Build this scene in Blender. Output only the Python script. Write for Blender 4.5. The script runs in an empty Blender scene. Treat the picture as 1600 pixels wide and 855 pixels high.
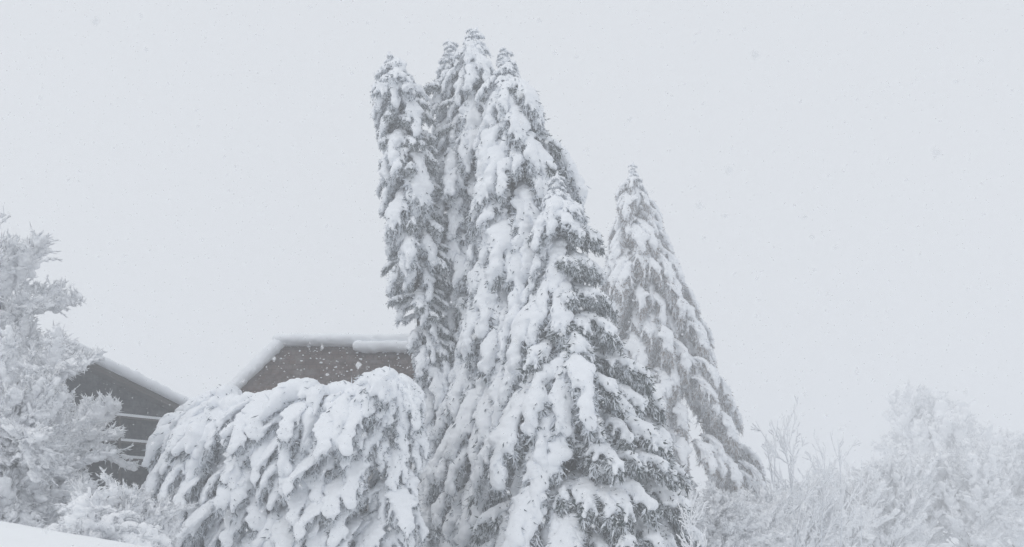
import bpy, bmesh, math, random
import numpy as np
from mathutils import Vector, Matrix, Euler, noise as mnoise

PI = math.pi
sc = bpy.context.scene
COL = sc.collection

# ------------------------------------------------------------------ camera, world, sun, exposure
F, HOR = 1470.0, 840.0                      # focal length in px of a 1600 px wide frame; horizon row
CAMZ = 1.6
cam_d = bpy.data.cameras.new("camera")
cam_d.sensor_width = 36.0
cam_d.lens = 36.0 * F / 1600.0
cam_d.shift_y = (HOR - 427.5) / 1600.0
cam_d.dof.use_dof = True
cam_d.dof.focus_distance = 30.0
cam_d.dof.aperture_fstop = 4.0
cam_d.clip_start, cam_d.clip_end = 0.05, 2000.0
cam = bpy.data.objects.new("camera", cam_d)
cam.location = (0, 0, CAMZ)
cam.rotation_euler = (math.radians(90), 0, 0)
COL.objects.link(cam)
sc.camera = cam

SUN_EL, SUN_ROT = math.radians(48), math.radians(-125)   # overcast: sun high, behind the camera's left shoulder
w = bpy.data.worlds.new("World")
sc.world = w
w.use_nodes = True
nt = w.node_tree
nt.nodes.clear()
sky = nt.nodes.new("ShaderNodeTexSky")
sky.sky_type = 'NISHITA'
sky.sun_disc = False
sky.sun_elevation = SUN_EL
sky.sun_rotation = SUN_ROT
sky.dust_density = 4.0
hsv = nt.nodes.new("ShaderNodeHueSaturation")
hsv.inputs["Saturation"].default_value = 0.25
mix = nt.nodes.new("ShaderNodeMix")
mix.data_type = 'RGBA'
mix.inputs["Factor"].default_value = 0.93                # a closed cloud deck over the sky
mix.inputs["B"].default_value = (7.70, 8.01, 8.45, 1)
bg = nt.nodes.new("ShaderNodeBackground")
bg.inputs["Strength"].default_value = 0.10
wo = nt.nodes.new("ShaderNodeOutputWorld")
nt.links.new(sky.outputs["Color"], hsv.inputs["Color"])
nt.links.new(hsv.outputs["Color"], mix.inputs["A"])
nt.links.new(mix.outputs["Result"], bg.inputs["Color"])
nt.links.new(bg.outputs["Background"], wo.inputs["Surface"])

sun_d = bpy.data.lights.new("sun", 'SUN')
sun_d.energy = 0.5
sun_d.angle = math.radians(40)
sun_d.color = (1.0, 0.97, 0.93)
sun = bpy.data.objects.new("sun", sun_d)
sd = Vector((math.sin(SUN_ROT) * math.cos(SUN_EL), math.cos(SUN_ROT) * math.cos(SUN_EL), math.sin(SUN_EL)))
sun.rotation_euler = sd.to_track_quat('Z', 'Y').to_euler()
sun.location = (0, 0, 60)
COL.objects.link(sun)

sc.view_settings.view_transform = 'Standard'
sc.view_settings.look = 'None'
sc.view_settings.exposure = 0.0
sc.view_settings.gamma = 1.0
sc.view_settings.use_curve_mapping = False
sc.render.engine = 'CYCLES'
cy = sc.cycles
cy.use_denoising = True
cy.max_bounces = 10
cy.diffuse_bounces = 8
cy.volume_bounces = 3
cy.transparent_max_bounces = 8
cy.sample_clamp_indirect = 4.0

HAZE_DENSITY = 0.0078

# ------------------------------------------------------------------ helpers
def px(x, y, Y):
    """photo pixel (1600 wide) at depth Y -> world point"""
    return np.array(((x - 800.0) / F * Y, Y, CAMZ + (HOR - y) / F * Y))

def mesh_np(name, V, tris=None, quads=None, mats=(), tri_mi=None, quad_mi=None, smooth=True):
    me = bpy.data.meshes.new(name)
    V = np.asarray(V, dtype=np.float32)
    tris = np.zeros((0, 3), np.int32) if tris is None else np.asarray(tris, np.int32)
    quads = np.zeros((0, 4), np.int32) if quads is None else np.asarray(quads, np.int32)
    me.vertices.add(len(V))
    me.vertices.foreach_set("co", V.ravel())
    loops = np.concatenate([tris.ravel(), quads.ravel()])
    me.loops.add(len(loops))
    me.loops.foreach_set("vertex_index", loops)
    nf = len(tris) + len(quads)
    me.polygons.add(nf)
    tot = np.concatenate([np.full(len(tris), 3), np.full(len(quads), 4)]).astype(np.int32)
    start = np.concatenate([[0], np.cumsum(tot)[:-1]]).astype(np.int32) if nf else np.zeros(0, np.int32)
    me.polygons.foreach_set("loop_start", start)
    me.polygons.foreach_set("loop_total", tot)
    mi = np.concatenate([np.zeros(len(tris)) if tri_mi is None else np.broadcast_to(tri_mi, len(tris)),
                         np.zeros(len(quads)) if quad_mi is None else np.broadcast_to(quad_mi, len(quads))]).astype(np.int32)
    for m in mats:
        me.materials.append(m)
    me.polygons.foreach_set("material_index", mi)
    me.polygons.foreach_set("use_smooth", np.full(nf, smooth))
    me.update(calc_edges=True)
    me.validate()
    return me

def obj(name, me, parent=None, loc=None, rot=None, scale=None):
    o = bpy.data.objects.new(name, me)
    COL.objects.link(o)
    if parent is not None:
        o.parent = parent
    if loc is not None: o.location = loc
    if rot is not None: o.rotation_euler = rot
    if scale is not None: o.scale = scale
    return o

def tag(o, label=None, cat=None, group=None, kind=None):
    if label: o['label'] = label
    if cat: o['category'] = cat
    if group: o['group'] = group
    if kind: o['kind'] = kind
    return o

def frame_of(D):
    D = D / np.maximum(np.linalg.norm(D, axis=1, keepdims=True), 1e-9)
    ref = np.where(np.abs(D[:, 2:3]) > 0.9, np.array([[1.0, 0, 0]]), np.array([[0, 0, 1.0]]))
    A = np.cross(D, ref)
    A /= np.maximum(np.linalg.norm(A, axis=1, keepdims=True), 1e-9)
    B = np.cross(A, D)
    return D, A, B

def tubes(P0, P1, R0, R1, k, rear=True):
    """separate tapered prisms, closed by their far end point; -> V, tris, quads"""
    n = len(P0)
    D, A, B = frame_of(P1 - P0)
    th = np.linspace(0, 2 * PI, k, endpoint=False)
    c, s = np.cos(th)[None, :, None], np.sin(th)[None, :, None]
    ring = A[:, None, :] * c + B[:, None, :] * s
    V0 = P0[:, None, :] + ring * R0[:, None, None]
    V1 = P1[:, None, :] + ring * R1[:, None, None]
    E0 = (P0 - D * R0[:, None] * 0.6)[:, None, :]
    E1 = (P1 + D * R1[:, None] * 0.8)[:, None, :]
    V = np.concatenate([V0, V1, E0, E1], axis=1).reshape(-1, 3)
    m = 2 * k + 2
    i = np.arange(k); j = (i + 1) % k
    q = np.stack([i, j, j + k, i + k], 1)
    t = np.stack([i + k, j + k, np.full(k, 2 * k + 1)], 1)
    if rear: t = np.concatenate([t, np.stack([j, i, np.full(k, 2 * k)], 1)])
    off = (np.arange(n) * m)[:, None, None]
    return V, (t[None] + off).reshape(-1, 3), (q[None] + off).reshape(-1, 4)

def spindles(P0, P1, R, at=0.45):
    n = len(P0)
    D, A, B = frame_of(P1 - P0)
    mid = P0 + (P1 - P0) * at
    ring = [mid + (A * math.cos(a) + B * math.sin(a)) * R[:, None] for a in (0, 2.094, 4.189)]
    V = np.stack([P0, ring[0], ring[1], ring[2], P1], 1).reshape(-1, 3)
    t = np.array([(0, 2, 1), (0, 3, 2), (0, 1, 3), (4, 1, 2), (4, 2, 3), (4, 3, 1)])
    return V, (t[None] + (np.arange(n) * 5)[:, None, None]).reshape(-1, 3)

def polytube(P, R, k=8):
    """one continuous tapered tube through the points"""
    P = np.asarray(P, float); R = np.asarray(R, float)
    D = np.gradient(P, axis=0)
    D, A, B = frame_of(D)
    th = np.linspace(0, 2 * PI, k, endpoint=False)
    V = (P[:, None, :] + (A[:, None, :] * np.cos(th)[None, :, None] + B[:, None, :] * np.sin(th)[None, :, None]) * R[:, None, None]).reshape(-1, 3)
    q = []
    for i in range(len(P) - 1):
        for j in range(k):
            a, b = i * k + j, i * k + (j + 1) % k
            q.append((a, b, b + k, a + k))
    n = len(V)
    V = np.vstack([V, P[:1], P[-1:]])
    t = [((j + 1) % k, j, n) for j in range(k)] + [((len(P) - 1) * k + j, (len(P) - 1) * k + (j + 1) % k, n + 1) for j in range(k)]
    return V, np.array(t), np.array(q)

class Soup:
    def __init__(s): s.V, s.T, s.Q, s.tm, s.qm, s.n = [], [], [], [], [], 0
    def add(s, V, T=None, Q=None, mi=0):
        if T is not None and len(T): s.T.append(np.asarray(T) + s.n); s.tm.append(np.full(len(T), mi))
        if Q is not None and len(Q): s.Q.append(np.asarray(Q) + s.n); s.qm.append(np.full(len(Q), mi))
        s.V.append(np.asarray(V)); s.n += len(V)
    def mesh(s, name, mats, smooth=True):
        cat = lambda a: np.concatenate(a) if a else None
        return mesh_np(name, np.concatenate(s.V), cat(s.T), cat(s.Q), mats, cat(s.tm), cat(s.qm), smooth)

bm = bmesh.new(); bmesh.ops.create_icosphere(bm, subdivisions=2, radius=1.0)
ICO_V = np.array([v.co[:] for v in bm.verts]); ICO_T = np.array([[v.index for v in f.verts] for f in bm.faces]); bm.free()

def blobs(C, AX, RAD):
    """C (n,3) centres, AX (n,3,3) rows = axes, RAD (n,3)"""
    n = len(C)
    V = np.einsum('vi,nij->nvj', ICO_V, AX * RAD[:, :, None]) + C[:, None, :]
    return V.reshape(-1, 3), (ICO_T[None] + (np.arange(n) * len(ICO_V))[:, None, None]).reshape(-1, 3)

PENDING = []                                   # snow bodies fused from lumps: (mesh name, V, T, voxel, rough, key)
FUSED = {}
def fuse_later(key, name, V, T, voxel, rough=1.0, smooth=4):
    PENDING.append((key, name, V, T, voxel, rough, smooth))
def fuse_all(mat):
    tmp = []
    for key, name, V, T, vox, rough, sm in PENDING:
        o = bpy.data.objects.new("tmp", mesh_np("tmp", V, T))
        COL.objects.link(o)
        r = o.modifiers.new("r", 'REMESH'); r.mode = 'VOXEL'; r.voxel_size = vox
        s = o.modifiers.new("s", 'SMOOTH'); s.factor = 0.5; s.iterations = sm
        tmp.append((key, name, o, rough))
    dg = bpy.context.evaluated_depsgraph_get()
    for key, name, o, rough in tmp:
        me = bpy.data.meshes.new_from_object(o.evaluated_get(dg))
        me.name = name
        n = len(me.vertices)
        co = np.empty(n * 3, np.float32); me.vertices.foreach_get("co", co); co = co.reshape(-1, 3)
        no = np.empty(n * 3, np.float32); me.vertex_normals.foreach_get("vector", no); no = no.reshape(-1, 3)
        sx = random.random() * 50
        d = np.array([mnoise.noise(Vector(c) * 4.0 + Vector((sx, 0, 0))) * 0.035 +
                      mnoise.noise(Vector(c) * 11.0 + Vector((0, sx, 0))) * 0.022 for c in co])
        co = co + no * (d * rough)[:, None]
        me.vertices.foreach_set("co", co.astype(np.float32).ravel())
        me.materials.clear(); me.materials.append(mat)
        me.polygons.foreach_set("use_smooth", np.ones(len(me.polygons), bool))
        me.update()
        FUSED[key] = me
    for key, name, o, rough in tmp:
        m = o.data
        bpy.data.objects.remove(o); bpy.data.meshes.remove(m)
    PENDING.clear()

# ------------------------------------------------------------------ materials
def new_mat(name):
    m = bpy.data.materials.new(name); m.use_nodes = True
    t = m.node_tree; t.nodes.clear()
    out = t.nodes.new("ShaderNodeOutputMaterial")
    b = t.nodes.new("ShaderNodeBsdfPrincipled")
    t.links.new(b.outputs[0], out.inputs["Surface"])
    return m, t, b

def snow_mat(name, col, bscale=14.0, bstr=0.35, spread=0.03):
    m, t, b = new_mat(name)
    tc = t.nodes.new("ShaderNodeTexCoord")
    n1 = t.nodes.new("ShaderNodeTexNoise"); n1.inputs["Scale"].default_value = bscale; n1.inputs["Detail"].default_value = 5
    n2 = t.nodes.new("ShaderNodeTexNoise"); n2.inputs["Scale"].default_value = 2.3; n2.inputs["Detail"].default_value = 3
    cr = t.nodes.new("ShaderNodeMapRange")
    cr.inputs["To Min"].default_value = 1 - spread; cr.inputs["To Max"].default_value = 1 + spread
    mx = t.nodes.new("ShaderNodeMix"); mx.data_type = 'RGBA'; mx.blend_type = 'MULTIPLY'; mx.inputs["Factor"].default_value = 1
    mx.inputs["A"].default_value = (*col, 1)
    bp = t.nodes.new("ShaderNodeBump"); bp.inputs["Strength"].default_value = bstr; bp.inputs["Distance"].default_value = 0.03
    for n in (n1, n2): t.links.new(tc.outputs["Object"], n.inputs["Vector"])
    t.links.new(n2.outputs["Fac"], cr.inputs["Value"])
    t.links.new(cr.outputs["Result"], mx.inputs["B"])
    t.links.new(mx.outputs["Result"], b.inputs["Base Color"])
    t.links.new(n1.outputs["Fac"], bp.inputs["Height"])
    t.links.new(bp.outputs["Normal"], b.inputs["Normal"])
    b.inputs["Roughness"].default_value = 0.9
    b.inputs["Specular IOR Level"].default_value = 0.15
    return m

def needle_mat(name, c1, c2, frosted):
    """needle sprays: each twig its own tone, some rimed white, snow lying on upward faces"""
    m, t, b = new_mat(name)
    g = t.nodes.new("ShaderNodeNewGeometry")
    cr = t.nodes.new("ShaderNodeMix"); cr.data_type = 'RGBA'
    cr.inputs["A"].default_value = (*c1, 1); cr.inputs["B"].default_value = (*c2, 1)
    mul = t.nodes.new("ShaderNodeMath"); mul.operation = 'MULTIPLY'; mul.inputs[1].default_value = 7.31
    fr = t.nodes.new("ShaderNodeMath"); fr.operation = 'FRACT'
    t.links.new(g.outputs["Random Per Island"], mul.inputs[0]); t.links.new(mul.outputs[0], fr.inputs[0])
    t.links.new(fr.outputs[0], cr.inputs["Factor"])
    lt = t.nodes.new("ShaderNodeMapRange")
    lt.inputs["From Min"].default_value = frosted + 0.12; lt.inputs["From Max"].default_value = frosted - 0.12
    t.links.new(g.outputs["Random Per Island"], lt.inputs["Value"])
    sep = t.nodes.new("ShaderNodeSeparateXYZ"); t.links.new(g.outputs["Normal"], sep.inputs[0])
    up = t.nodes.new("ShaderNodeMapRange"); up.inputs["From Min"].default_value = 0.45; up.inputs["From Max"].default_value = 0.9
    t.links.new(sep.outputs["Z"], up.inputs["Value"])
    mxm = t.nodes.new("ShaderNodeMath"); mxm.operation = 'MAXIMUM'
    t.links.new(lt.outputs["Result"], mxm.inputs[0]); t.links.new(up.outputs["Result"], mxm.inputs[1])
    mx = t.nodes.new("ShaderNodeMix"); mx.data_type = 'RGBA'
    t.links.new(mxm.outputs[0], mx.inputs["Factor"])
    t.links.new(cr.outputs["Result"], mx.inputs["A"]); mx.inputs["B"].default_value = (0.72, 0.75, 0.79, 1)
    t.links.new(mx.outputs["Result"], b.inputs["Base Color"])
    b.inputs["Roughness"].default_value = 0.85; b.inputs["Specular IOR Level"].default_value = 0.1
    return m

def bark_mat(name, c1, c2, sc_=18):
    m, t, b = new_mat(name)
    tc = t.nodes.new("ShaderNodeTexCoord")
    n = t.nodes.new("ShaderNodeTexNoise"); n.inputs["Scale"].default_value = sc_; n.inputs["Detail"].default_value = 4
    t.links.new(tc.outputs["Object"], n.inputs["Vector"])
    mx = t.nodes.new("ShaderNodeMix"); mx.data_type = 'RGBA'
    mx.inputs["A"].default_value = (*c1, 1); mx.inputs["B"].default_value = (*c2, 1)
    t.links.new(n.outputs["Fac"], mx.inputs["Factor"]); t.links.new(mx.outputs["Result"], b.inputs["Base Color"])
    b.inputs["Roughness"].default_value = 0.9; b.inputs["Specular IOR Level"].default_value = 0.1
    return m

SNOW = snow_mat("fresh_snow", (0.865, 0.885, 0.915))
RIME = snow_mat("rime_snow", (0.89, 0.90, 0.92), 30, 0.3, 0.05)
GROUND_SNOW = snow_mat("ground_snow", (0.88, 0.895, 0.91), 5, 0.6, 0.03)
def flake_mat():
    m, t, b = new_mat("snowflake")
    b.inputs["Base Color"].default_value = (0.95, 0.96, 0.97, 1); b.inputs["Roughness"].default_value = 0.9
    tr = t.nodes.new("ShaderNodeBsdfTranslucent"); tr.inputs["Color"].default_value = (0.96, 0.97, 0.98, 1)
    mx = t.nodes.new("ShaderNodeMixShader"); mx.inputs[0].default_value = 0.55
    tp = t.nodes.new("ShaderNodeBsdfTransparent"); m2 = t.nodes.new("ShaderNodeMixShader"); m2.inputs[0].default_value = 0.5   # a flake is lacy
    out = [n for n in t.nodes if n.type == 'OUTPUT_MATERIAL'][0]
    t.links.new(b.outputs[0], mx.inputs[1]); t.links.new(tr.outputs[0], mx.inputs[2]); t.links.new(mx.outputs[0], m2.inputs[1]); t.links.new(tp.outputs[0], m2.inputs[2]); t.links.new(m2.outputs[0], out.inputs["Surface"])
    return m
FLAKE = flake_mat()
NEEDLE = needle_mat("spruce_needles", (0.048, 0.066, 0.080), (0.10, 0.130, 0.148), 0.70)
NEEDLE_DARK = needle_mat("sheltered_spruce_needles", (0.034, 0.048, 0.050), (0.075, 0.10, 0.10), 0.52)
LARCH = needle_mat("brown_drooping_twigs", (0.15, 0.115, 0.098), (0.25, 0.20, 0.175), 0.60)
BARK = bark_mat("dark_bark", (0.055, 0.048, 0.045), (0.12, 0.105, 0.095))
TWIG = needle_mat("rimed_twig_bark", (0.07, 0.065, 0.065), (0.17, 0.16, 0.16), 0.85)

# ------------------------------------------------------------------ the ground
def ground_z(x, y):
    x = np.asarray(x, float); y = np.asarray(y, float)
    crest = 1.80 / (1 + np.exp((x + 2.5) / 0.95)) + 0.03 * np.sin(x * 1.7)
    bank = crest * np.exp(-((y - 10.5) / 2.6) ** 2)
    z = 0.10 * np.sin(x * 0.23 + 1) * np.cos(y * 0.19) + bank
    far = np.clip((y - 60) / 200, 0, 1)
    return z + far * 3.0

def build_ground():
    a = np.concatenate([-np.geomspace(420, 22, 14), np.linspace(-20, 20, 201), np.geomspace(22, 420, 14)])
    b = np.concatenate([-np.geomspace(120, 5, 7), np.linspace(-4, 24, 160), np.geomspace(25, 480, 26)])
    X, Y = np.meshgrid(a, b)
    Z = ground_z(X, Y)
    Z = Z + np.array([mnoise.noise(Vector((x * 0.9, y * 0.9, 0))) * 0.05 + mnoise.noise(Vector((x * 3.1, y * 3.1, 5))) * 0.014 for x, y in zip(X.ravel(), Y.ravel())]).reshape(Z.shape)
    V = np.stack([X.ravel(), Y.ravel(), Z.ravel()], 1)
    nx, ny = len(a), len(b)
    i, j = np.meshgrid(np.arange(nx - 1), np.arange(ny - 1))
    q0 = (j * nx + i).ravel()
    Q = np.stack([q0, q0 + 1, q0 + nx + 1, q0 + nx], 1)
    tag(obj("snowy_ground", mesh_np("snowy_ground", V, None, Q, [GROUND_SNOW])), kind='structure')
build_ground()

# ------------------------------------------------------------------ conifer boughs
BOUGH = {}         # key -> list of dict(mesh, reach, drop)
def make_bough(key, idx, rng, L, a0, a1, W, nlat, th, latang, ntw, twl, needle, voxel=0.04, cover=1.0, curtain=0.3, grav=0.12, poke=0.8, sm=4, latr=1.0, spw=0.36, bead=0.40, taper=0.35, tipth=0.0):
    n = 18
    s = np.linspace(0, 1, n)
    ang = np.radians(a0 + (a1 - a0) * s ** 0.85 + rng.normal(0, 3, n))
    step = L / (n - 1)
    sway = np.cumsum(rng.normal(0, 0.035, n)) * L * 0.25
    P = np.zeros((n, 3))
    for i in range(1, n):
        P[i] = P[i - 1] + step * np.array([math.cos(ang[i]), 0, math.sin(ang[i])])
    P[:, 1] += sway - sway[0]
    T = np.gradient(P, axis=0); T /= np.linalg.norm(T, axis=1, keepdims=True)
    Bv = np.cross(np.tile([[0, 0, 1.0]], (n, 1)), T)
    Bv /= np.maximum(np.linalg.norm(Bv, axis=1, keepdims=True), 1e-6)
    N = np.cross(T, Bv)
    env = 0.30 + 0.70 * np.sin(PI * np.clip(s, 0, 1) ** 0.75 * 0.93)
    soup = Soup()
    V, t, q = polytube(P, np.linspace(0.035, 0.008, n) * (L / 2.2) ** 0.5, 5)
    soup.add(V, t, q, 1)
    C, AX, RD = [], [], []
    chains = [(P, T, N, 1.0)]
    phase = rng.uniform(0, 10)
    skip_until = -1
    for i in range(1, n):
        if s[i] < 0.10: continue
        wv = (0.76 + bead * math.sin(s[i] * (6 + 3 * L) + phase)) * rng.uniform(0.85, 1.15)
        if rng.random() > cover: continue
        C.append(P[i] + N[i] * th * 0.45 + Bv[i] * rng.normal(0, W * 0.05))
        AX.append(np.stack([T[i], Bv[i], N[i]]))
        RD.append((step * 1.15 + 0.02, max(0.07, W * spw * env[i] * wv), th * rng.uniform(0.65, 1.05) * (1 - tipth * s[i])))
    for k in range(nlat):
        sk = 0.10 + 0.86 * (k + rng.uniform(-0.3, 0.3)) / max(1, nlat - 1)
        sk = min(max(sk, 0.06), 0.99)
        i = min(n - 1, int(sk * (n - 1) + 0.5))
        side = 1 if k % 2 else -1
        ln = W * np.interp(sk, s, env) * rng.uniform(0.75, 1.25)
        la = math.radians(latang * (1.15 - 0.75 * sk) * rng.uniform(0.85, 1.15))
        d = T[i] * math.cos(la) + Bv[i] * side * math.sin(la)
        m = 6
        pts = [P[i].copy()]
        for j in range(m):
            d = d + np.array([0, 0, -grav]) + rng.normal(0, 0.05, 3); d /= np.linalg.norm(d)
            pts.append(pts[-1] + d * ln / m)
        pts = np.array(pts)
        tt = np.gradient(pts, axis=0); tt /= np.linalg.norm(tt, axis=1, keepdims=True)
        nn = N[i] - tt * (tt @ N[i])[:, None]; nn /= np.maximum(np.linalg.norm(nn, axis=1, keepdims=True), 1e-6)
        bb = np.cross(nn, tt)
        V, t, q = polytube(pts, np.linspace(0.016, 0.005, m + 1), 4)
        soup.add(V, t, q, 1)
        chains.append((pts, tt, nn, 0.7))
        if rng.random() < cover * 0.95:
            lim = rng.uniform(0.75, 1.1) * m
            for j in range(0, m + 1):
                if j > lim: break
                tp = 1.0 - taper * j / m
                C.append(pts[j] + nn[j] * th * 0.42 * tp)
                AX.append(np.stack([tt[j], bb[j], nn[j]]))
                RD.append((ln / m * 0.95 + 0.02, (0.075 + 0.035 * rng.random()) * (0.7 + W * 0.45) * tp * latr, th * 0.72 * tp * rng.uniform(0.8, 1.15)))
    # hanging and sideways twigs
    P0, P1, R = [], [], []
    wts = np.array([len(c[0]) * (1.6 if ci == 0 else 1.0) for ci, c in enumerate(chains)], float)
    pick = rng.choice(len(chains), ntw, p=wts / wts.sum())
    for ci in pick:
        pts, tt, nn, f = chains[ci]
        u = rng.random() ** 0.8 * (len(pts) - 1)
        i0 = min(len(pts) - 2, int(u)); fr = u - i0
        p = pts[i0] * (1 - fr) + pts[i0 + 1] * fr
        tv, nv = tt[i0], nn[i0]
        bv = np.cross(nv, tv)
        sg = rng.choice([-1, 1])
        d = tv * rng.uniform(0.3, 0.9) + bv * sg * rng.uniform(0.2, 1.0) - nv * rng.uniform(-0.45, 0.7) + np.array([0, 0, -rng.uniform(0, 0.8)])
        ln = twl * rng.uniform(0.55, 1.2)
        if rng.random() < curtain:
            d = np.array([0, 0, -1.0]) + tv * 0.35 + rng.normal(0, 0.22, 3); ln *= 1.45
            p = p - nv * 0.03
        d /= np.linalg.norm(d)
        p = p + d * rng.uniform(0, 0.05)
        P0.append(p); P1.append(p + d * ln); R.append(rng.uniform(0.015, 0.027))
        # side twiglets
        for _ in range(2):
            q0 = p + d * ln * rng.uniform(0.25, 0.8)
            d2 = d + rng.normal(0, 0.6, 3); d2 /= np.linalg.norm(d2)
            P0.append(q0); P1.append(q0 + d2 * ln * rng.uniform(0.3, 0.55)); R.append(rng.uniform(0.011, 0.020))
    # short twigs sticking out of the lower snow
    for e in range(len(C)):
        if P[-1, 0] <= 0: break
        for _ in range(rng.poisson(poke)):
            tv, bv, nv = AX[e]
            sg = rng.choice([-1, 1]) * rng.uniform(0.55, 1)
            p = C[e] + bv * sg * RD[e][1] * 0.95 + nv * RD[e][2] * math.sqrt(max(0, 1 - sg * sg * 0.9)) * 0.8 + tv * rng.normal(0, 0.5) * RD[e][0]
            d = tv * rng.uniform(0.4, 1.0) + nv * rng.uniform(0.15, 0.6) + bv * sg * 0.7 + rng.normal(0, 0.25, 3); d /= np.linalg.norm(d)
            ln = rng.uniform(0.08, 0.17)
            P0.append(p - d * 0.06); P1.append(p + d * ln); R.append(rng.uniform(0.012, 0.022))
    # tip sprays
    for pts, tt, nn, f in chains:
        for _ in range(7):
            d = tt[-1] + rng.normal(0, 0.45, 3) + np.array([0, 0, -0.2]); d /= np.linalg.norm(d)
            p = pts[-1] - tt[-1] * rng.uniform(0, 0.18)
            P0.append(p); P1.append(p + d * twl * rng.uniform(0.5, 1.0)); R.append(rng.uniform(0.015, 0.026))
    V, t = spindles(np.array(P0), np.array(P1), np.array(R))
    soup.add(V, t, None, 0)
    me = soup.mesh("bough", [needle, BARK], smooth=False)
    V, t = blobs(np.array(C), np.array(AX), np.array(RD))
    fuse_later((key, idx), "snow_load", V, t, voxel, 1.0, sm)
    BOUGH.setdefault(key, []).append(dict(mesh=me, reach=P[-1, 0], drop=-P[-1, 2], key=(key, idx)))

def make_all_boughs():
    rng = np.random.default_rng(11)
    for i in range(6):
        make_bough('top', i, rng, 0.85, 8, -34, 0.50, 7, 0.12, 52, 90, 0.16, NEEDLE, 0.034, 0.98, poke=0.3, spw=.52)
    for i in range(10):
        make_bough('hang', i, rng, rng.uniform(1.5, 2.7), rng.uniform(-30, 0), rng.uniform(-89, -80), rng.uniform(.44, .58), 10, rng.uniform(.14, .19), 40, 380, 0.22, NEEDLE, 0.042, 0.99, spw=.66, bead=.26)
    for i in range(8):
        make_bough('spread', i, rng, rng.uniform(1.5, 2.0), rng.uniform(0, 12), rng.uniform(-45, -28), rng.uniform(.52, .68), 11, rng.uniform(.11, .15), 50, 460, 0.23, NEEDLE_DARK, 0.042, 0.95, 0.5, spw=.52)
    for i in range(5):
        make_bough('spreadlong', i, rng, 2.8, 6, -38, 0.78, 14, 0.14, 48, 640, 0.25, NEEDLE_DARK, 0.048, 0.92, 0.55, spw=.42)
    for i in range(7):
        make_bough('weep', i, rng, 2.2, -2, -80, 0.80, 12, 0.12, 38, 520, 0.32, LARCH, 0.046, 0.96, 0.65, 0.3, 1.2, 7, spw=.5)
    for i in range(9):
        make_bough('drape', i, rng, rng.uniform(2.8, 4.8), rng.uniform(-18, 2), rng.uniform(-74, -58), rng.uniform(1.0, 1.35), 13, rng.uniform(.18, .27), 34, 350, 0.30, NEEDLE, 0.062, 0.99, 0.3, 0.12, 0.8, 4, 1.15, 0.66, 0.16, 0.62, 0.4)
def make_humps():
    rng = np.random.default_rng(17)
    for i in range(5):
        make_bough('hump', i, rng, rng.uniform(0.8, 1.3), rng.uniform(15, 45), rng.uniform(-70, -30), 0.8, 6, rng.uniform(.24, .34), 40, 120, 0.25, NEEDLE, 0.06, 1.0, 0.3, 0.12, 0.4, 6, 1.4, 0.42)
make_all_boughs()
make_humps()
fuse_all(SNOW)

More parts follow.
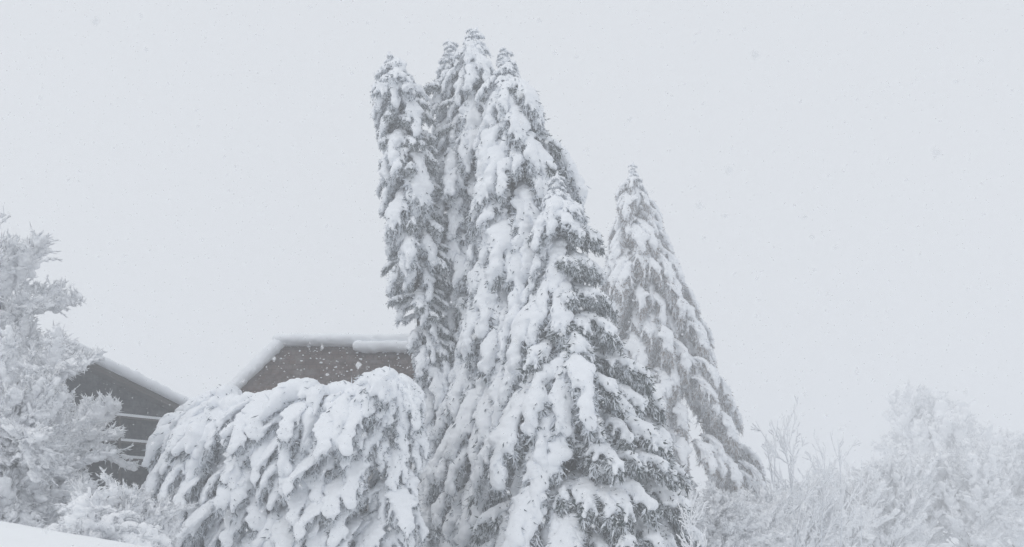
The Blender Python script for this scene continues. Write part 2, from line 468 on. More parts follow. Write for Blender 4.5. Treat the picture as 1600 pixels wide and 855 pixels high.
def conifer(name, label, cat, Y, prof, keys, seed, dens=1.0, group=None, depth_r=1.0, lean_back=0.0, trunk_r=0.2, part="bough", maxn=298, base_py=None, azim=None, snow_cap=True, topz=1.6, tier=0.0, rvar=(0.78, 1.10), humps=0):
    """prof rows: (py, left edge, axis, right edge) in photo px at depth Y"""
    rng = np.random.default_rng(seed)
    prof = np.array(prof, float)
    o_ = prof[:, 0].argsort(); prof = prof[o_]
    Z = CAMZ + (HOR - prof[:, 0]) / F * Y
    XA = (prof[:, 2] - 800) / F * Y
    RL = (prof[:, 2] - prof[:, 1]) / F * Y
    RR = (prof[:, 3] - prof[:, 2]) / F * Y
    zz = lambda z, A: np.interp(-z, -Z, A)
    xb = zz(0.0, XA)
    gz = float(ground_z(xb, Y))
    root = bpy.data.objects.new(name, None)
    COL.objects.link(root); root.location = (xb, Y, gz)
    root.empty_display_size = 0.3
    tag(root, label, cat, group)
    ztop = Z[0]
    base = np.array([xb, Y, gz])
    zs = np.linspace(gz - 0.2, ztop - 0.15, 22)
    tp = np.stack([zz(zs, XA), np.full(22, Y), zs], 1) - base
    V, t, q = polytube(tp, np.interp(zs, [gz, ztop], [trunk_r, 0.02]), 8)
    obj("trunk", mesh_np("trunk", V, t, q, [BARK]), root)
    if snow_cap:
        # the snowy leader on top
        C = []; RD = []; 
        for k in range(7):
            C.append((rng.normal(0, 0.05), rng.normal(0, 0.05), -0.6 + k * 0.1)); RD.append((0.15 - k * 0.016,) * 2 + (0.11,))
        V, t = blobs(np.array(C) + np.array([zz(ztop, XA), Y, ztop]) - base, np.tile(np.eye(3), (7, 1, 1)), np.array(RD))
        fuse_later((name, seed), "snow_cap", V, t, 0.035)
        CAPS.append((root, (name, seed)))
    # boughs from the top down
    z = ztop - 0.1
    phi = rng.uniform(0, 6.28)
    made = 0
    zlow = gz + 0.3
    while z > zlow and made < maxn:
        rl, rr = zz(z, RL), zz(z, RR)
        phi += 2.39996 + rng.normal(0, 0.25)
        c, s_ = math.cos(phi), math.sin(phi)
        rx = rr if c > 0 else rl
        rd = max(0.3, 0.5 * (rl + rr)) * depth_r
        R = 1 / math.sqrt((c / max(rx, 0.2)) ** 2 + (s_ / rd) ** 2)
        rm = max(0.35, 0.5 * (rl + rr))
        z -= 0.062 / dens * min(1.25, max(0.32, 1.25 / rm ** 0.35)) * (0.55 if rm < 0.7 else 1.0)
        if s_ > 0.3 and rng.random() < 0.6: continue           # fewer on the far side
        if azim is not None and not azim(phi): continue
        R = max(0.10, R * rng.uniform(*rvar) - (0.13 if ztop - z > topz else 0.09))
        zt = z
        if tier and ztop - z > topz and c > -0.2:
            zt = ztop - tier * (round((ztop - z) / tier + 0.15 * math.sin(3 * phi)) + rng.normal(0, 0.08))
        kf = keys(R, c, s_, rng)
        if ztop - z < topz: kf = 'top'
        b = BOUGH[kf][rng.integers(len(BOUGH[kf]))]
        scl = min(1.15 * (rng.uniform(0.55, 1.15) if kf == 'drape' else rng.uniform(0.85, 1.15)), max(0.28 if kf == 'top' else 0.55, R / b['reach']))
        za = zt + b['drop'] * scl
        if za > ztop - 0.05:
            za = ztop - 0.05 - rng.uniform(0, 0.25)
        xa = zz(za, XA)
        pos = Vector((xa, Y, za)) - Vector(base)
        # push the root out when the bough is shorter than asked, so the tip lands on the outline
        extra = max(0.0, R - b['reach'] * scl)
        shift = zz(z, XA) - xa
        pos += Vector((c, s_, 0)) * extra + Vector((shift * 0.8, 0, 0))
        o = obj(part, b['mesh'], root, pos, (rng.normal(0, 0.10), rng.normal(0, 0.07), phi), (scl, scl * rng.choice([-1, 1]) * rng.uniform(0.9, 1.15), scl))
        obj("snow_load", FUSED[b['key']], o)
        made += 1
    for _ in range(humps):
        b = BOUGH['hump'][rng.integers(len(BOUGH['hump']))]
        ph = rng.uniform(PI * 0.85, PI * 1.7); u = rng.uniform(0, 0.9)
        o = obj(part, b['mesh'], root, Vector((zz(ztop - u, XA) + rng.uniform(-0.45, 0.4) - (0.25 if humps < 9 else 0), Y + rng.uniform(-.5, .3), ztop - u - rng.uniform(0.05, 0.4))) - Vector(base), (rng.normal(0, 0.2), 0, ph), (rng.uniform(.7, 1.25),) * 3)
        obj("snow_load", FUSED[b['key']], o)
    return root
CAPS = []

# --- the clump of tall spruces
def k_tall(R, c, s_, rng):
    if R < 0.5: return 'top'
    if c > 0.6 and rng.random() < 0.75: return 'spread'
    return 'hang' if rng.random() < 0.88 else 'spread'
def k_right(R, c, s_, rng):
    if R < 0.5: return 'top'
    if c > 0.1: return 'spreadlong' if R > 2.3 and rng.random() < 0.5 else 'spread'
    return 'hang' if rng.random() < 0.7 else 'spread'
G1 = "tall snow laden spruces in the central clump"
conifer("spruce_tree", "narrow snow caked spruce leaning left at the left edge of the tall clump", "tree", 30.0,
        [(86, 606, 612, 618), (110, 590, 614, 636), (150, 582, 618, 674), (220, 592, 632, 684), (300, 594, 638, 700), (400, 602, 646, 705), (470, 606, 652, 708), (500, 620, 656, 710), (525, 640, 660, 715), (560, 642, 664, 720), (700, 640, 674, 740), (960, 630, 685, 760)],
        k_tall, 21, 1.6, G1, 1.1)
conifer("spruce_tree", "spruce whose lower second tip stands just left of the tallest tip of the clump", "tree", 31.5,
        [(64, 698, 704, 710), (90, 687, 704, 722), (150, 672, 704, 738), (300, 668, 708, 750), (500, 672, 712, 760), (700, 668, 716, 770), (960, 660, 720, 780)],
        k_tall, 27, 1.3, G1, 1.0)
conifer("spruce_tree", "tallest spruce of the clump with its snowy tip highest in the photo", "tree", 31.0,
        [(44, 732, 740, 748), (66, 718, 740, 762), (100, 708, 738, 768), (150, 700, 736, 785), (300, 684, 734, 810), (450, 686, 732, 810), (600, 676, 730, 810), (800, 664, 727, 810), (960, 660, 727, 810)],
        k_tall, 22, 1.35, G1, 1.1)
conifer("spruce_tree", "tall spruce just right of the tallest one with its tip slightly lower", "tree", 29.0,
        [(76, 781, 788, 796), (105, 771, 790, 811), (140, 766, 791, 826), (180, 752, 793, 850), (250, 742, 797, 880), (300, 740, 800, 896), (450, 736, 802, 900), (600, 712, 805, 905), (750, 684, 806, 915), (960, 660, 808, 920)],
        k_tall, 23, 1.5, G1, 1.15, tier=0.85)
conifer("spruce_tree", "front right spruce of the clump with spreading tiers and dark needles showing", "tree", 27.0,
        [(274, 862, 869, 876), (310, 846, 870, 896), (370, 828, 872, 938), (450, 822, 876, 952), (520, 816, 880, 964), (560, 796, 882, 1004), (650, 776, 888, 1026), (720, 756, 892, 1056), (810, 740, 896, 1076), (960, 720, 900, 1096)],
        k_right, 24, 1.75, G1, 1.1, tier=0.95)
# --- the weeping conifer behind on the right
conifer("weeping_conifer", "pale slender conifer with drooping curtains of twigs standing apart behind the clump on the right", "tree", 50.0,
        [(256, 983, 988, 993), (300, 966, 988, 1010), (350, 951, 988, 1031), (430, 939, 990, 1062), (520, 933, 995, 1104), (600, 930, 1005, 1142), (680, 925, 1015, 1164), (750, 920, 1025, 1186), (900, 915, 1030, 1195)],
        lambda R, c, s_, rng: 'weep', 25, 0.92, None, 1.0, topz=1.5)

# --- bent snow laden conifers in front of the house
G2 = "low bowed conifers buried in snow in front of the house"
def front_left(phi):
    c, s_ = math.cos(phi), math.sin(phi)
    return s_ < 0.45 and c < 0.2
kd = lambda R, c, s_, rng: 'drape' if R > 0.8 and c < 0.3 and rng.random() < 0.8 else 'hang'
def bowed(label, Y, rows, seed, azim=None, humps=9):
    conifer("bowed_conifer", label, "tree", Y, rows, kd, seed, 1.8, G2, 1.0, azim=azim or front_left, snow_cap=False, topz=0.0, rvar=(0.6, 1.2), humps=humps)
bowed("leftmost bowed conifer sloping down beneath the dark gable of the left house", 27.0,
      [(636, 300, 325, 345), (660, 280, 322, 360), (720, 262, 318, 370), (800, 246, 310, 370), (960, 240, 300, 370)], 31, None, 3)
bowed("bowed conifer smothered in smooth snow between the dark gable and the brown roof", 26.0,
      [(612, 330, 365, 400), (660, 285, 360, 420), (720, 262, 355, 430), (800, 250, 350, 430), (960, 250, 350, 430)], 36)
bowed("bowed conifer with long slabs of snow under the left corner of the brown roof", 25.0,
      [(614, 400, 435, 465), (640, 345, 435, 480), (700, 320, 430, 490), (800, 300, 425, 500), (960, 290, 420, 500)], 32)
bowed("bowed conifer under the middle of the brown roof edge", 24.3,
      [(620, 460, 500, 530), (640, 415, 505, 550), (720, 385, 505, 565), (820, 375, 500, 570), (960, 370, 500, 570)], 33)
bowed("bowed conifer with rounded snow humps on top below the right part of the brown roof", 23.8,
      [(604, 535, 560, 585), (612, 500, 570, 604), (720, 466, 570, 620), (820, 460, 565, 630), (960, 450, 560, 630)], 34)
bowed("rightmost bowed conifer hanging against the left foot of the tall clump", 23.5,
      [(586, 596, 622, 646), (620, 575, 624, 660), (720, 555, 622, 666), (820, 545, 618, 668), (960, 530, 615, 668)], 35, lambda phi: math.sin(phi) < 0.4 and math.cos(phi) < 0.95, 6)
fuse_all(SNOW)
for r_, k_ in CAPS:
    obj("snow_cap", FUSED[k_], r_)

# ------------------------------------------------------------------ rimed broadleaf trees and shrubs
def grow_tree(seed, H, P):
    rng = np.random.default_rng(seed)
    segs = []                                         # p0,p1,r0,r1,level
    def br(p, d, L, r, lvl):
        n = P['seg'][lvl]
        st = L / n
        pts = [p]
        for i in range(n):
            d = d + rng.normal(0, P['wander'][lvl], 3) + np.array([0, 0, P['trop'][lvl]])
            d /= np.linalg.norm(d)
            p2 = p + d * st
            f0, f1 = 1 - 0.75 * i / n, 1 - 0.75 * (i + 1) / n
            segs.append((p, p2, r * f0, r * f1, lvl))
            p = p2; pts.append(p)
            if lvl + 1 < len(P['seg']) and (i + 1) / n > P['bare'][lvl]:
                for _ in range(rng.poisson(P['kids'][lvl])):
                    a = math.radians(P['angle'][lvl] * rng.uniform(0.7, 1.3))
                    az = rng.uniform(0, 2 * PI)
                    D, A, B = frame_of(d[None])
                    dd = D[0] * math.cos(a) + (A[0] * math.cos(az) + B[0] * math.sin(az)) * math.sin(a)
                    br(p - d * st * rng.random() * 0.8, dd, L * P['ratio'][lvl] * rng.uniform(0.7, 1.2) * (1.15 - P.get('cone', .55) * i / n), r * f1 * 0.6, lvl + 1)
    for k in range(P.get('stems', 1)):
        az = rng.uniform(0, 2 * PI); tl = math.radians(P.get('splay', 4)) * rng.uniform(0.5, 1.2)
        d = np.array([math.cos(az) * math.sin(tl), math.sin(az) * math.sin(tl), math.cos(tl)])
        br(np.array([rng.normal(0, 0.12), rng.normal(0, 0.12), -0.2]) * (1 if P.get('stems', 1) > 1 else 0), d, H * P['len0'] * rng.uniform(0.85, 1.1), P['r0'], 0)
    return segs, rng

FROND = {}
def make_frond(key, idx, rng, up0, up, side_up, nside, thick):
    """a fine spray of twigs, one metre long, each carrying its own strip of snow, with soft snow lodged along the middle"""
    segs = []
    n = 8
    d = np.array([1.0, 0, up0]); d /= np.linalg.norm(d)
    p = np.zeros(3); stem = [p]
    for i in range(n):
        d = d + rng.normal(0, 0.09, 3) + np.array([0, 0, up]); d /= np.linalg.norm(d)
        q = p + d / n
        segs.append((p, q, 0.014 * (1 - .8 * i / n), 0)); p = q; stem.append(p)
    stem = np.array(stem)
    pads = []
    for i in range(n + 1):
        if i > 0: pads.append((stem[i], 0.074 * (1 - .35 * i / n)))
    for k in range(nside):
        f = 0.06 + 0.92 * (k + rng.uniform(-.4, .4)) / nside
        i = min(n - 1, max(0, int(f * n))); u = f * n - i
        p = stem[i] * (1 - u) + stem[i + 1] * u
        t = stem[i + 1] - stem[i]; t = t / np.linalg.norm(t)
        az = rng.choice([-1, 1]) * rng.uniform(0.2, 1.5)
        side = np.array([0, math.sin(az), math.cos(az) * 0.8])
        d = t * rng.uniform(0.55, 1.0) + side * rng.uniform(0.5, 0.95) + np.array([0, 0, side_up]); d /= np.linalg.norm(d)
        ln = (0.22 + 0.30 * math.sin(PI * min(1, f + 0.12))) * rng.uniform(0.65, 1.25)
        m = 4
        for j in range(m):
            d = d + rng.normal(0, 0.13, 3) + np.array([0, 0, up * 1.2]); d /= np.linalg.norm(d)
            q = p + d * ln / m
            segs.append((p, q, 0.008 * (1 - .6 * j / m), 1))
            if j < 3 and rng.random() < 0.6: pads.append((q, 0.052 * (1 - .22 * j)))
            for _ in range(rng.integers(2, 5)):
                d2 = d + rng.normal(0, 0.5, 3) + np.array([0, 0, side_up * .6]); d2 /= np.linalg.norm(d2)
                l2 = rng.uniform(0.06, 0.17)
                p2 = p + (q - p) * rng.random()
                segs.append((p2, p2 + d2 * l2, 0.005, 2))
            p = q
    p0 = np.array([s_[0] for s_ in segs]); p1 = np.array([s_[1] for s_ in segs]); r = np.array([s_[2] for s_ in segs]); lv = np.array([s_[3] for s_ in segs])
    S = Soup()
    big = lv < 2
    S.add(*tubes(p0[big], p1[big], r[big], r[big] * .85, 3, False))
    V, t = spindles(p0[~big], p1[~big], r[~big]); S.add(V, t)
    wood = S.mesh("branch", [TWIG], False)
    S = Soup()
    th = np.array([0.022, 0.016, 0.0105])[lv] * rng.uniform(0.7, 1.3, len(lv)) * thick
    off = np.zeros_like(p0); off[:, 2] = th * 0.7 + r * .5
    ext = (p1 - p0) * np.where(lv == 2, 0.12, 0.05)[:, None]
    k = (rng.random(len(lv)) < 0.9)
    b_ = k & big
    S.add(*tubes((p0 + off)[b_], (p1 + off + ext)[b_], th[b_], th[b_] * .9, 4, False))
    b_ = k & ~big
    V, t = spindles((p0 + off - ext)[b_], (p1 + off + ext)[b_], th[b_] * 1.15, 0.55); S.add(V, t)
    C, RD = [], []
    for q, rr in pads:
        for _ in range(2):
            z_ = rr * rng.uniform(0.6, 1.25) * max(thick, 1.3)
            C.append(q + rng.normal(0, .6, 3) * rr * np.array([1, 1, .4]) + np.array([0, 0, rr * .35])); RD.append((z_ * 1.25, z_ * 1.25, z_ * .7))
    V, t = blobs(np.array(C), np.tile(np.eye(3), (len(C), 1, 1)), np.array(RD))
    o = bpy.data.objects.new("tmp", mesh_np("tmp", V, t)); COL.objects.link(o)
    m_ = o.modifiers.new("r", 'REMESH'); m_.mode = 'VOXEL'; m_.voxel_size = 0.018
    m_ = o.modifiers.new("s", 'SMOOTH'); m_.iterations = 2
    me = bpy.data.meshes.new_from_object(o.evaluated_get(bpy.context.evaluated_depsgraph_get()))
    nv = len(me.vertices); co = np.empty(nv * 3, np.float32); me.vertices.foreach_get("co", co); co = co.reshape(-1, 3)
    co = co + rng.normal(0, 0.0025, co.shape)
    qd = np.array([tuple(pl.vertices) for pl in me.polygons if len(pl.vertices) == 4])
    S.add(co, None, qd)
    od = o.data; bpy.data.objects.remove(o); bpy.data.meshes.remove(od); bpy.data.meshes.remove(me)
    FROND.setdefault(key, []).append((wood, S.mesh("snow_cover", [RIME])))

def frosted_meshes(seed, H, P, rad):
    segs, rng = grow_tree(seed, H, P)
    p0 = np.array([s[0] for s in segs]); p1 = np.array([s[1] for s in segs])
    r0 = np.array([s[2] for s in segs]); r1 = np.array([s[3] for s in segs]); lv = np.array([s[4] for s in segs])
    fl = P.get('frond', 0.0)
    sz = (H - fl * .7) / np.percentile(p1[:, 2], 99.7); sr = (rad - fl * .7) / np.percentile(np.hypot(p1[:, 0], p1[:, 1]), 98.5)
    K = np.array([sr, sr, sz]); p0 = p0 * K; p1 = p1 * K
    out = {'crown': None}
    d = p1 - p0; ln = np.linalg.norm(d, axis=1)
    hz = np.sqrt(np.clip(1 - (d[:, 2] / np.maximum(ln, 1e-6)) ** 2, 0, 1))
    big = np.ones(len(lv), bool) if fl else lv <= 0
    S = Soup(); S.add(*tubes(p0[big], p1[big], np.maximum(r0[big], 0.012), np.maximum(r1[big], 0.010), 6))
    out['trunk'] = S.mesh("trunk", [TWIG if P.get('pale') else BARK])
    if not fl:
        S = Soup(); S.add(*tubes(p0[~big], p1[~big], np.maximum(r0[~big], 0.010), np.maximum(r1[~big], 0.008), 4))
        out['crown'] = S.mesh("crown", [TWIG], False)
    th = np.array(P['snow'])[lv] * (0.45 + 0.75 * hz) * rng.uniform(0.6, 1.3, len(ln))
    keep = rng.random(len(ln)) < 0.9
    off = np.zeros_like(p0); off[:, 2] = (th * 0.55 + 0.4 * r0)
    off += rng.normal(0, 0.1, off.shape) * th[:, None] + np.array([-0.3, -0.1, 0]) * th[:, None]
    a, b = (p0 + off)[keep], (p1 + off)[keep]
    S = Soup(); S.add(*tubes(a, b, th[keep] + 0.4 * r0[keep], th[keep] * rng.uniform(.7, 1.1, keep.sum()) + 0.3 * r1[keep], 6))
    out['snow'] = S.mesh("snow_cover", [RIME])
    out['att'] = []
    if fl:
        cand = np.where((lv == lv.max()) | ((lv == lv.max() - 1) & (rng.random(len(lv)) < 0.4)))[0]
        # the outer ones first: the crown's shell is what shows
        if len(cand) > P['nfrond']: cand = rng.choice(cand, P['nfrond'], replace=False)
        for i in cand:
            dv = d[i] / max(ln[i], 1e-6) + rng.normal(0, 0.38, 3) + np.array([0, 0, P.get('fup', 0.1)])
            out['att'].append((p0[i] + d[i] * rng.random(), dv, fl * rng.uniform(0.65, 1.35)))
        out['frond_key'] = P['fkey']
    return out

FROST = {}
def frost_kind(key, seed, H, P, rad):
    FROST[key] = frosted_meshes(seed, H, P, rad)
def frosted(name, label, cat, key, loc, rz=0.0, scl=1.0, group=None, nmax=300):
    root = bpy.data.objects.new(name, None); COL.objects.link(root)
    root.location = loc; root.rotation_euler = (0, 0, rz); root.scale = (scl, scl, scl)
    root.empty_display_size = 0.3
    tag(root, label, cat, group)
    f = FROST[key]
    rng = np.random.default_rng(int(loc[0] * 100) % 100000)
    t_ = obj("trunk", f['trunk'], root)
    tag(obj("snow_cover", f['snow'], t_), kind='stuff')
    if f['crown']:
        tag(obj("crown", f['crown'], root), kind='stuff')
    for p, dv, sc_ in f['att'][:nmax]:
        wood, snow = FROND[f['frond_key']][rng.integers(len(FROND[f['frond_key']]))]
        e = Vector(dv).to_track_quat('X', 'Z') @ Euler((rng.normal(0, 0.5), 0, 0)).to_quaternion()
        o = obj("branch", wood, root, p, e.to_euler(), (sc_, sc_ * rng.choice([-1, 1]), sc_))
        obj("snow_cover", snow, o)
    return root

_r = np.random.default_rng(3)
for _i in range(6): make_frond('up', _i, _r, 0.0, -0.01, 0.04, 17, 1.12)
for _i in range(5): make_frond('weep', _i, _r, 0.1, -0.22, -0.15, 14, 1.25)
for _i in range(5): make_frond('thick', _i, _r, 0.05, 0.015, 0.12, 14, 1.75)

# kinds
P_BROAD = dict(seg=[7, 6, 4], wander=[.06, .12, .16], trop=[.03, .05, .0], bare=[.22, .15, 0], kids=[2.8, 2.0, 0], angle=[46, 46, 45],
               ratio=[.40, .50, .46], len0=.9, r0=.12, snow=[.06, .06, .05], stems=1, splay=1, cone=.85, frond=1.15, nfrond=300, fkey='up', fup=.15)
P_DOME = dict(P_BROAD, cone=.5, seg=[6, 6, 4], stems=4, splay=26, len0=.75, r0=.08, trop=[.03, .0, -.03], kids=[2.4, 1.8, 0], fup=-.05, frond=1.05)
P_FAN = dict(P_BROAD, cone=.55, seg=[5, 6, 4], stems=3, splay=24, trop=[.03, .07, .05], angle=[38, 34, 36], ratio=[.75, .42, .44], len0=.5, snow=[.08, .08, .07], frond=2.0, nfrond=220, fkey='thick', fup=.35)
P_BUSH = dict(seg=[5, 5], wander=[.10, .14], trop=[.03, .0], bare=[.12, .05], kids=[2.4, 0], angle=[40, 42],
              ratio=[.5, .45], len0=.75, r0=.03, stems=8, splay=30, snow=[.05, .05], frond=0.95, nfrond=110, fkey='up', fup=.3)
P_ARCH = dict(seg=[7, 6], wander=[.06, .10], trop=[-.13, -.22], bare=[.2, .05], kids=[2.2, 0], angle=[40, 40],
              ratio=[.5, .5], len0=1.15, r0=.03, stems=12, splay=42, snow=[.05, .045], frond=0.75, nfrond=190, fkey='weep', fup=0)
P_SAP = dict(seg=[9, 5, 3], wander=[.03, .06, .1], trop=[.05, .12, .08], bare=[.12, .2, 0], kids=[1.9, 1.2, 0], angle=[50, 40, 40],
             ratio=[.36, .36, .4], len0=.95, r0=.05, snow=[.034, .036, .036], pale=True)
frost_kind('broad', 5, 11.4, P_BROAD, 3.2)
frost_kind('dome', 6, 7.2, P_DOME, 2.6)
frost_kind('fan', 7, 12.2, P_FAN, 6.6)
frost_kind('sap', 8, 7.2, P_SAP, 1.6)
frost_kind('sap2', 11, 7.9, P_SAP, 1.6)
frost_kind('bush', 10, 3.6, P_BUSH, 1.9)
frost_kind('bush2', 12, 3.5, P_BUSH, 2.0)
frost_kind('arch', 13, 2.75, P_ARCH, 1.6)

def at(pxx, Y, dz=0.0):
    x = (pxx - 800) / F * Y
    return (x, Y, float(ground_z(x, Y)) + dz)

frosted("frosted_tree", "tall rimed broadleaf tree at the left edge rising above the house", "tree", 'broad', at(22, 30), 0.5)
frosted("frosted_tree", "rimed broadleaf tree with dense twigs standing before the left house and the taller tree", "tree", 'dome', at(25, 24.5), 2.0)
frosted("frosted_shrub", "arching shrub bowed under snow behind the foreground snow bank", "shrub", 'arch', at(112, 17.5), 0.3)
frosted("frosted_shrub", "white twiggy shrub between the arching shrub and the bowed conifers", "shrub", 'bush', at(186, 20), 1.0, 0.78)
G3 = "rimed saplings on the right"
frosted("frosted_sapling", "thin rimed sapling with forked bare stems beside the weeping conifer", "sapling", 'sap', at(1212, 48), 0.4, 1.1, G3)
frosted("frosted_sapling", "tallest of the rimed saplings standing second from the weeping conifer", "sapling", 'sap2', at(1246, 50), 2.0, 1.14, G3)
frosted("frosted_sapling", "shorter rimed sapling left of the broad pale tree", "sapling", 'sap', at(1312, 54), 3.4, 1.06, G3)
frosted("frosted_sapling", "slender rimed sapling just right of the tallest sapling", "sapling", 'sap2', at(1283, 51), 4.0, 0.92, G3)
frosted("frosted_sapling", "slender rimed sapling leaning at the left foot of the broad pale tree", "sapling", 'sap', at(1345, 58), 5.1, 0.95, G3)
frosted("frosted_sapling", "little white sapling in front of the dark foot of the spruce clump", "sapling", 'sap2', at(1085, 22), 1.0, 0.38, G3)
frosted("frosted_tree", "broad pale fan shaped tree fading into the fog on the right", "tree", 'fan', at(1452, 104), 2.9, 1.55)
G4 = "rimed shrubs massed at the bottom right"
for k, (pxx, Y, key, rz, scl, lab) in enumerate([
        (1592, 88, 'bush2', 0.2, 3.05, "rimed shrub at the right edge of the photo"),
        (1520, 80, 'bush', 2.9, 2.45, "rimed shrub below the right half of the broad pale tree"),
        (1445, 82, 'bush2', 2.2, 2.5, "rimed shrub straight below the broad pale tree trunk"),
        (1385, 72, 'bush', 4.4, 2.15, "rimed shrub below the left half of the broad pale tree"),
        (1318, 72, 'bush2', 4.1, 1.9, "rimed shrub below the shorter sapling"),
        (1255, 60, 'bush', 5.0, 1.55, "rimed shrub below the tallest sapling"),
        (1190, 46, 'bush2', 0.9, 1.15, "rimed shrub below the thin forked sapling"),
        (1130, 38, 'bush', 1.3, 1.05, "rimed shrub at the foot of the weeping conifer")]):
    frosted("frosted_shrub", lab, "shrub", key, at(pxx, Y), rz, scl, G4)

# ------------------------------------------------------------------ houses
def roof_mat(name, c1, c2, speck):
    m, t, b = new_mat(name)
    tc = t.nodes.new("ShaderNodeTexCoord")
    mp = t.nodes.new("ShaderNodeMapping"); t.links.new(tc.outputs["Object"], mp.inputs[0])
    br = t.nodes.new("ShaderNodeTexBrick")
    br.inputs["Scale"].default_value = 1.0
    br.inputs["Brick Width"].default_value = 0.3; br.inputs["Row Height"].default_value = 0.22; br.inputs["Mortar Size"].default_value = 0.012
    br.inputs["Color1"].default_value = (*c1, 1); br.inputs["Color2"].default_value = (*c2, 1)
    br.inputs["Mortar"].default_value = (c1[0] * .5, c1[1] * .5, c1[2] * .5, 1)
    cmb = t.nodes.new("ShaderNodeSeparateXYZ"); cmb2 = t.nodes.new("ShaderNodeCombineXYZ")
    t.links.new(mp.outputs[0], cmb.inputs[0]); t.links.new(cmb.outputs["X"], cmb2.inputs["X"]); t.links.new(cmb.outputs["Z"], cmb2.inputs["Y"])
    t.links.new(cmb2.outputs[0], br.inputs["Vector"])
    n = t.nodes.new("ShaderNodeTexNoise"); n.inputs["Scale"].default_value = 2.6; n.inputs["Detail"].default_value = 7; n.inputs["Roughness"].default_value = 0.75
    t.links.new(tc.outputs["Object"], n.inputs["Vector"])
    mr = t.nodes.new("ShaderNodeMapRange"); mr.inputs["From Min"].default_value = speck - 0.16; mr.inputs["From Max"].default_value = speck + 0.16; mr.inputs["To Max"].default_value = 0.26
    t.links.new(n.outputs["Fac"], mr.inputs["Value"])
    mx = t.nodes.new("ShaderNodeMix"); mx.data_type = 'RGBA'; mx.inputs["B"].default_value = (0.55, 0.56, 0.58, 1)
    t.links.new(mr.outputs["Result"], mx.inputs["Factor"]); t.links.new(br.outputs["Color"], mx.inputs["A"])
    t.links.new(mx.outputs["Result"], b.inputs["Base Color"])
    b.inputs["Roughness"].default_value = 0.85; b.inputs["Specular IOR Level"].default_value = 0.15
    return m
ROOF = roof_mat("brown_shingle_roof", (0.056, 0.033, 0.024), (0.086, 0.051, 0.038), 0.60)
WALL = roof_mat("dark_timber_wall", (0.020, 0.023, 0.028), (0.034, 0.038, 0.045), 0.62)
PLASTER = bark_mat("pale_plaster", (0.38, 0.37, 0.36), (0.45, 0.44, 0.43), 6)

def prism(points, thick):
    """slab: polygon lifted by a thickness vector"""
    n = len(points); P = np.array(points, float); Q = P + np.array(thick)
    V = np.vstack([P, Q])
    me = bpy.data.meshes.new("slab")
    f = [tuple(range(n))[::-1], tuple(range(n, 2 * n))] + [(i, (i + 1) % n, n + (i + 1) % n, n + i) for i in range(n)]
    return V, f
def slab_obj(name, points, thick, mat, parent):
    V, f = prism(points, thick)
    me = bpy.data.meshes.new(name); me.from_pydata(V.tolist(), [], f); me.update(); me.materials.append(mat)
    return obj(name, me, parent)
def snow_ridge(name, pts, r, parent, seed, flat=0.8, n_per_m=5, voxel=0.09):
    rng = np.random.default_rng(seed)
    pts = np.array(pts, float)
    C = []; RD = []
    for a, b in zip(pts[:-1], pts[1:]):
        n = max(2, int(np.linalg.norm(b - a) * n_per_m))
        for u in np.linspace(0, 1, n):
            C.append(a + (b - a) * u + rng.normal(0, 0.012, 3))
            k = r * rng.uniform(0.96, 1.04) * (1 + 0.10 * mnoise.noise(Vector(a + (b - a) * u) * 0.9)); RD.append((k, k, k * flat))
    V, t = blobs(np.array(C), np.tile(np.eye(3), (len(C), 1, 1)), np.array(RD))
    fuse_later((name, seed), name, V, t, voxel, 0.8, 6)
    ROOFSNOW.append((name, (name, seed), parent))
ROOFSNOW = []

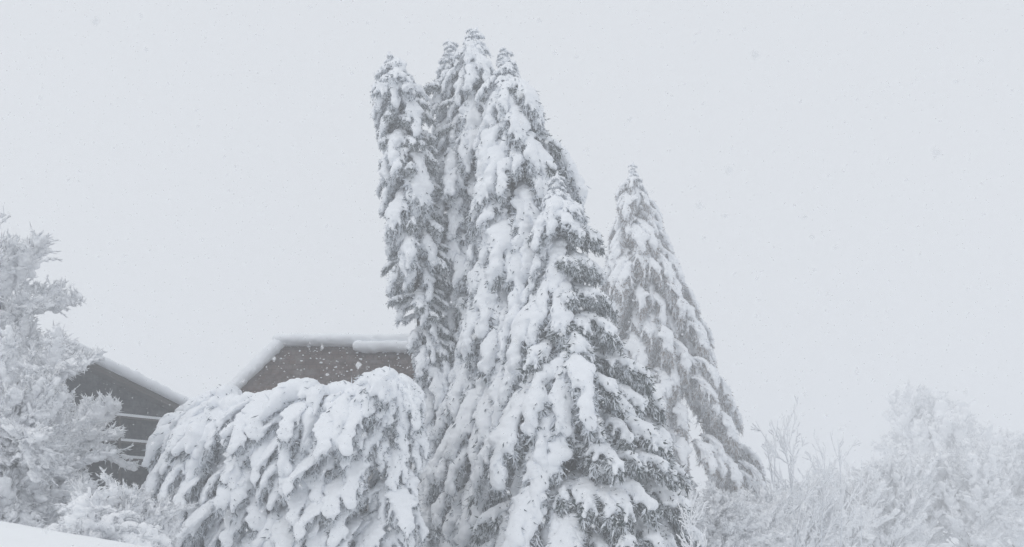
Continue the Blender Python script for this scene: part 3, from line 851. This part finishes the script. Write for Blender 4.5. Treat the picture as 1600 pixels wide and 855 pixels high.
def build_main_house():
    A = px(440, 541, 36.0); B = px(352, 632, 34.2); C = px(292, 650, 33.2)
    xr = -2.6
    root = bpy.data.objects.new("house", None); COL.objects.link(root)
    tag(root, "large house with a dark brown hipped roof capped by snow behind the bowed conifers", "house")
    root.location = (-6.0, 36.0, float(ground_z(-6, 36)))
    L = lambda p: Vector(p) - root.location
    xA, yA, zA = A; xB, yB, zB = B; xC, yC, zC = C
    A2 = (xr, yA, zA); B2 = (xr + (xA - xB), yB, zB); C2 = (xr + (xA - xC), yC, zC)
    yb, yc = 2 * yA - yB, 2 * yA - yC
    Bb, Cb = (xB, yb, zB), (xC, yc, zC); B2b, C2b = (B2[0], yb, zB), (C2[0], yc, zC)
    pts = [A, A2, B, B2, C, C2, Bb, Cb, B2b, C2b]
    pts = [L(p) for p in pts]
    f = [(0, 2, 3, 1), (2, 4, 5, 3), (0, 6, 2), (6, 7, 4, 2), (1, 3, 8), (3, 5, 9, 8), (0, 1, 8, 6), (6, 8, 9, 7), (4, 7, 9, 5)]
    me = bpy.data.meshes.new("roof"); me.from_pydata([tuple(p) for p in pts], [], f); me.update(); me.materials.append(ROOF)
    roof = obj("roof", me, root)
    e = 0.7
    w0, w1 = L((xC + e, yC + e, 0)), L((C2[0] - e, yc - e, 0))
    zt = L(C).z - 0.005
    base = [(w0.x, w0.y, -0.3), (w1.x, w0.y, -0.3), (w1.x, w1.y, -0.3), (w0.x, w1.y, -0.3)]
    slab_obj("wall", base, (0, 0, zt + 0.3), PLASTER, root)
    rg = np.random.default_rng(4)
    Ls = [np.array(L(p)) for p in (A, A2, B, B2)]
    u, v = rg.random(300), rg.random(300) ** 1.3
    pt = (Ls[0][None] * (1 - u)[:, None] + Ls[1][None] * u[:, None]) * (1 - v)[:, None] + (Ls[2][None] * (1 - u)[:, None] + Ls[3][None] * u[:, None]) * v[:, None]
    q = rg.uniform(0.008, 0.034, 300) * np.where(rg.random(300) < .12, 1.8, 1)
    V, t = blobs(pt, np.tile(np.eye(3), (300, 1, 1)), np.stack([q * rg.uniform(.8, 1.8, 300), q * .8, q * rg.uniform(.6, 1, 300)], 1))
    tag(obj("stuck_snow", mesh_np("stuck_snow", V, t, None, [SNOW]), roof), kind='stuff')
    # snow: ridge cap, hip strip, left slope blanket
    up = Vector((0, 0, 0.22))
    snow_ridge("ridge_snow", [L(A) + up, L(A2) + up], 0.40, roof, 1, 0.62, 9)
    snow_ridge("hip_snow", [L(A) + up, L(B) + up * 0.6 + Vector((-.2, 0, 0)), L(C) + up * 0.6 + Vector((-.2, 0, 0))], 0.30, roof, 2, 0.7, 9)
    snow_ridge("drift_snow", [L(A) + Vector((3.0, -0.30, -0.08)), L(A2) + Vector((0, -0.30, -0.08))], 0.30, roof, 3, 0.8)
    V, t = [], []
    th = Vector((-0.3, 0, 0.35))
    q = [L(A) + Vector((0, 0.1, 0)), L(B), L(C), L(Cb), L(Bb)]
    V, ff = prism([tuple(p) for p in q], tuple(th))
    me = bpy.data.meshes.new("slope_snow"); me.from_pydata(V.tolist(), [], ff); me.update(); me.materials.append(SNOW)
    obj("slope_snow", me, roof)
build_main_house()

def build_left_house():
    ang = math.radians(50)
    d = np.array([math.cos(ang), math.sin(ang), 0]); nrm = np.array([d[1], -d[0], 0])
    P0 = px(100, 562, 34.0)                           # ridge point of the gable
    def on(t_, z): return np.array([P0[0] + d[0] * t_, P0[1] + d[1] * t_, z])
    run, pitch = 8.5, 0.34
    zr = P0[2]; ze = zr - run * pitch
    root = bpy.data.objects.new("gable_house", None); COL.objects.link(root)
    c = on(0, 0) - nrm * 4
    root.location = (c[0], c[1], float(ground_z(c[0], c[1])))
    tag(root, "dark timber gable house with snowy roof edge peeking out behind the left frosted tree", "house")
    rl = np.array(root.location)
    back = -nrm * 9
    wt = [on(-run + .8, -0.3), on(run - .8, -0.3), on(run - .8, ze + .8 * pitch), on(0, zr), on(-run + .8, ze + .8 * pitch)]
    slab_obj("wall", [p - rl for p in wt], back, WALL, root)
    roof = None
    for sg in (1, -1):
        q = [on(0, zr + .01) + nrm * .5, on(sg * run, ze + .01) + nrm * .5, on(sg * run, ze + .01) + back, on(0, zr + .01) + back]
        o = slab_obj("roof", [p - rl for p in q], (0, 0, 0.22), BARK, root)
        lift = np.array([0, 0, 0.235])
        q2 = [p + lift for p in q]
        q2 = [q2[0] + nrm * .08, q2[1] + nrm * .08, q2[2], q2[3]]
        slab_obj("roof_snow", [p - rl for p in q2], (0, 0, 0.32), SNOW, o)
        snow_ridge("verge_snow", [q2[0] - rl + np.array([0, 0, .2]), q2[1] - rl + np.array([0, 0, .2])], 0.24, o, 10 + sg, 0.9)
    for py in (651, 690, 716):
        pl = px(215, py, 35.5)
        z = pl[2]
        a = on(-4, z) + nrm * .002; b = on(7.2, z) + nrm * .002
        q = [a, b, b + nrm * .35, a + nrm * .35]
        o = slab_obj("ledge", [p - rl for p in q], (0, 0, -0.07), BARK, root)
        q2 = [p + np.array([0, 0, .003]) for p in q]
        slab_obj("ledge_snow", [p - rl for p in q2], (0, 0, .10), SNOW, o)
    for tt in (1.9, 4.3, 6.6):
        a = on(tt, -0.2) + nrm * .36; b = on(tt, px(215, 651, 35.5)[2]) + nrm * .36
        V, t, q = polytube(np.linspace(a - rl, b - rl, 4), np.full(4, .045), 6)
        obj("post", mesh_np("post", V, t, q, [BARK]), root)
build_left_house()
fuse_all(SNOW)
for nm, k_, par in ROOFSNOW:
    obj(nm, FUSED[k_], par)

# ------------------------------------------------------------------ falling snow
def falling_snow():
    rng = np.random.default_rng(77)
    n = 9000
    Y = (rng.random(n) * (15.0 ** 3 - 1.6 ** 3) + 1.6 ** 3) ** (1 / 3)
    X = (rng.random(n) - 0.5) * 1600 * 1.3 / F * Y
    Zp = rng.uniform(-150, 900, n)
    Z = CAMZ + (HOR - Zp) / F * Y
    ok = Z > ground_z(X, Y) + 0.05
    C = np.stack([X, Y, Z], 1)[ok]; n = len(C)
    r = rng.uniform(0.0035, 0.008, n) * np.where(C[:, 1] < 4.5, 1.35, 1.0) * np.where(rng.random(n) < 0.06, 1.7, 1.0)
    base = np.array([(1, 0, 0), (-1, 0, 0), (0, 1, 0), (0, -1, 0), (0, 0, 1), (0, 0, -1)], float)
    V = (base[None] * rng.uniform(0.6, 1.3, (n, 6, 1)) + rng.normal(0, 0.15, (n, 6, 3))) * r[:, None, None] + C[:, None, :]
    t = np.array([(0, 2, 4), (2, 1, 4), (1, 3, 4), (3, 0, 4), (2, 0, 5), (1, 2, 5), (3, 1, 5), (0, 3, 5)])
    T = (t[None] + (np.arange(n) * 6)[:, None, None]).reshape(-1, 3)
    o = obj("falling_snow", mesh_np("falling_snow", V.reshape(-1, 3), T, None, [FLAKE]))
    tag(o, "snowflakes drifting down through the air in front of the trees", "snow", kind='stuff')
falling_snow()

# ------------------------------------------------------------------ haze
def build_haze():
    x0, x1, y0, y1, z0, z1 = -430, 430, -130, 490, -1.6, 24.5
    V = [(x, y, z) for z in (z0, z1) for y in (y0, y1) for x in (x0, x1)]
    f = [(0, 2, 3, 1), (4, 5, 7, 6), (0, 1, 5, 4), (2, 6, 7, 3), (0, 4, 6, 2), (1, 3, 7, 5)]
    me = bpy.data.meshes.new("haze"); me.from_pydata(V, [], f); me.update()
    m = bpy.data.materials.new("haze_air"); m.use_nodes = True
    t = m.node_tree; t.nodes.clear()
    out = t.nodes.new("ShaderNodeOutputMaterial"); v = t.nodes.new("ShaderNodeVolumePrincipled")
    v.inputs["Color"].default_value = (0.972, 0.983, 1.0, 1)
    v.inputs["Density"].default_value = HAZE_DENSITY
    v.inputs["Anisotropy"].default_value = 0.2
    t.links.new(v.outputs[0], out.inputs["Volume"])
    me.materials.append(m)
    tag(obj("haze", me), kind='stuff')
build_haze()
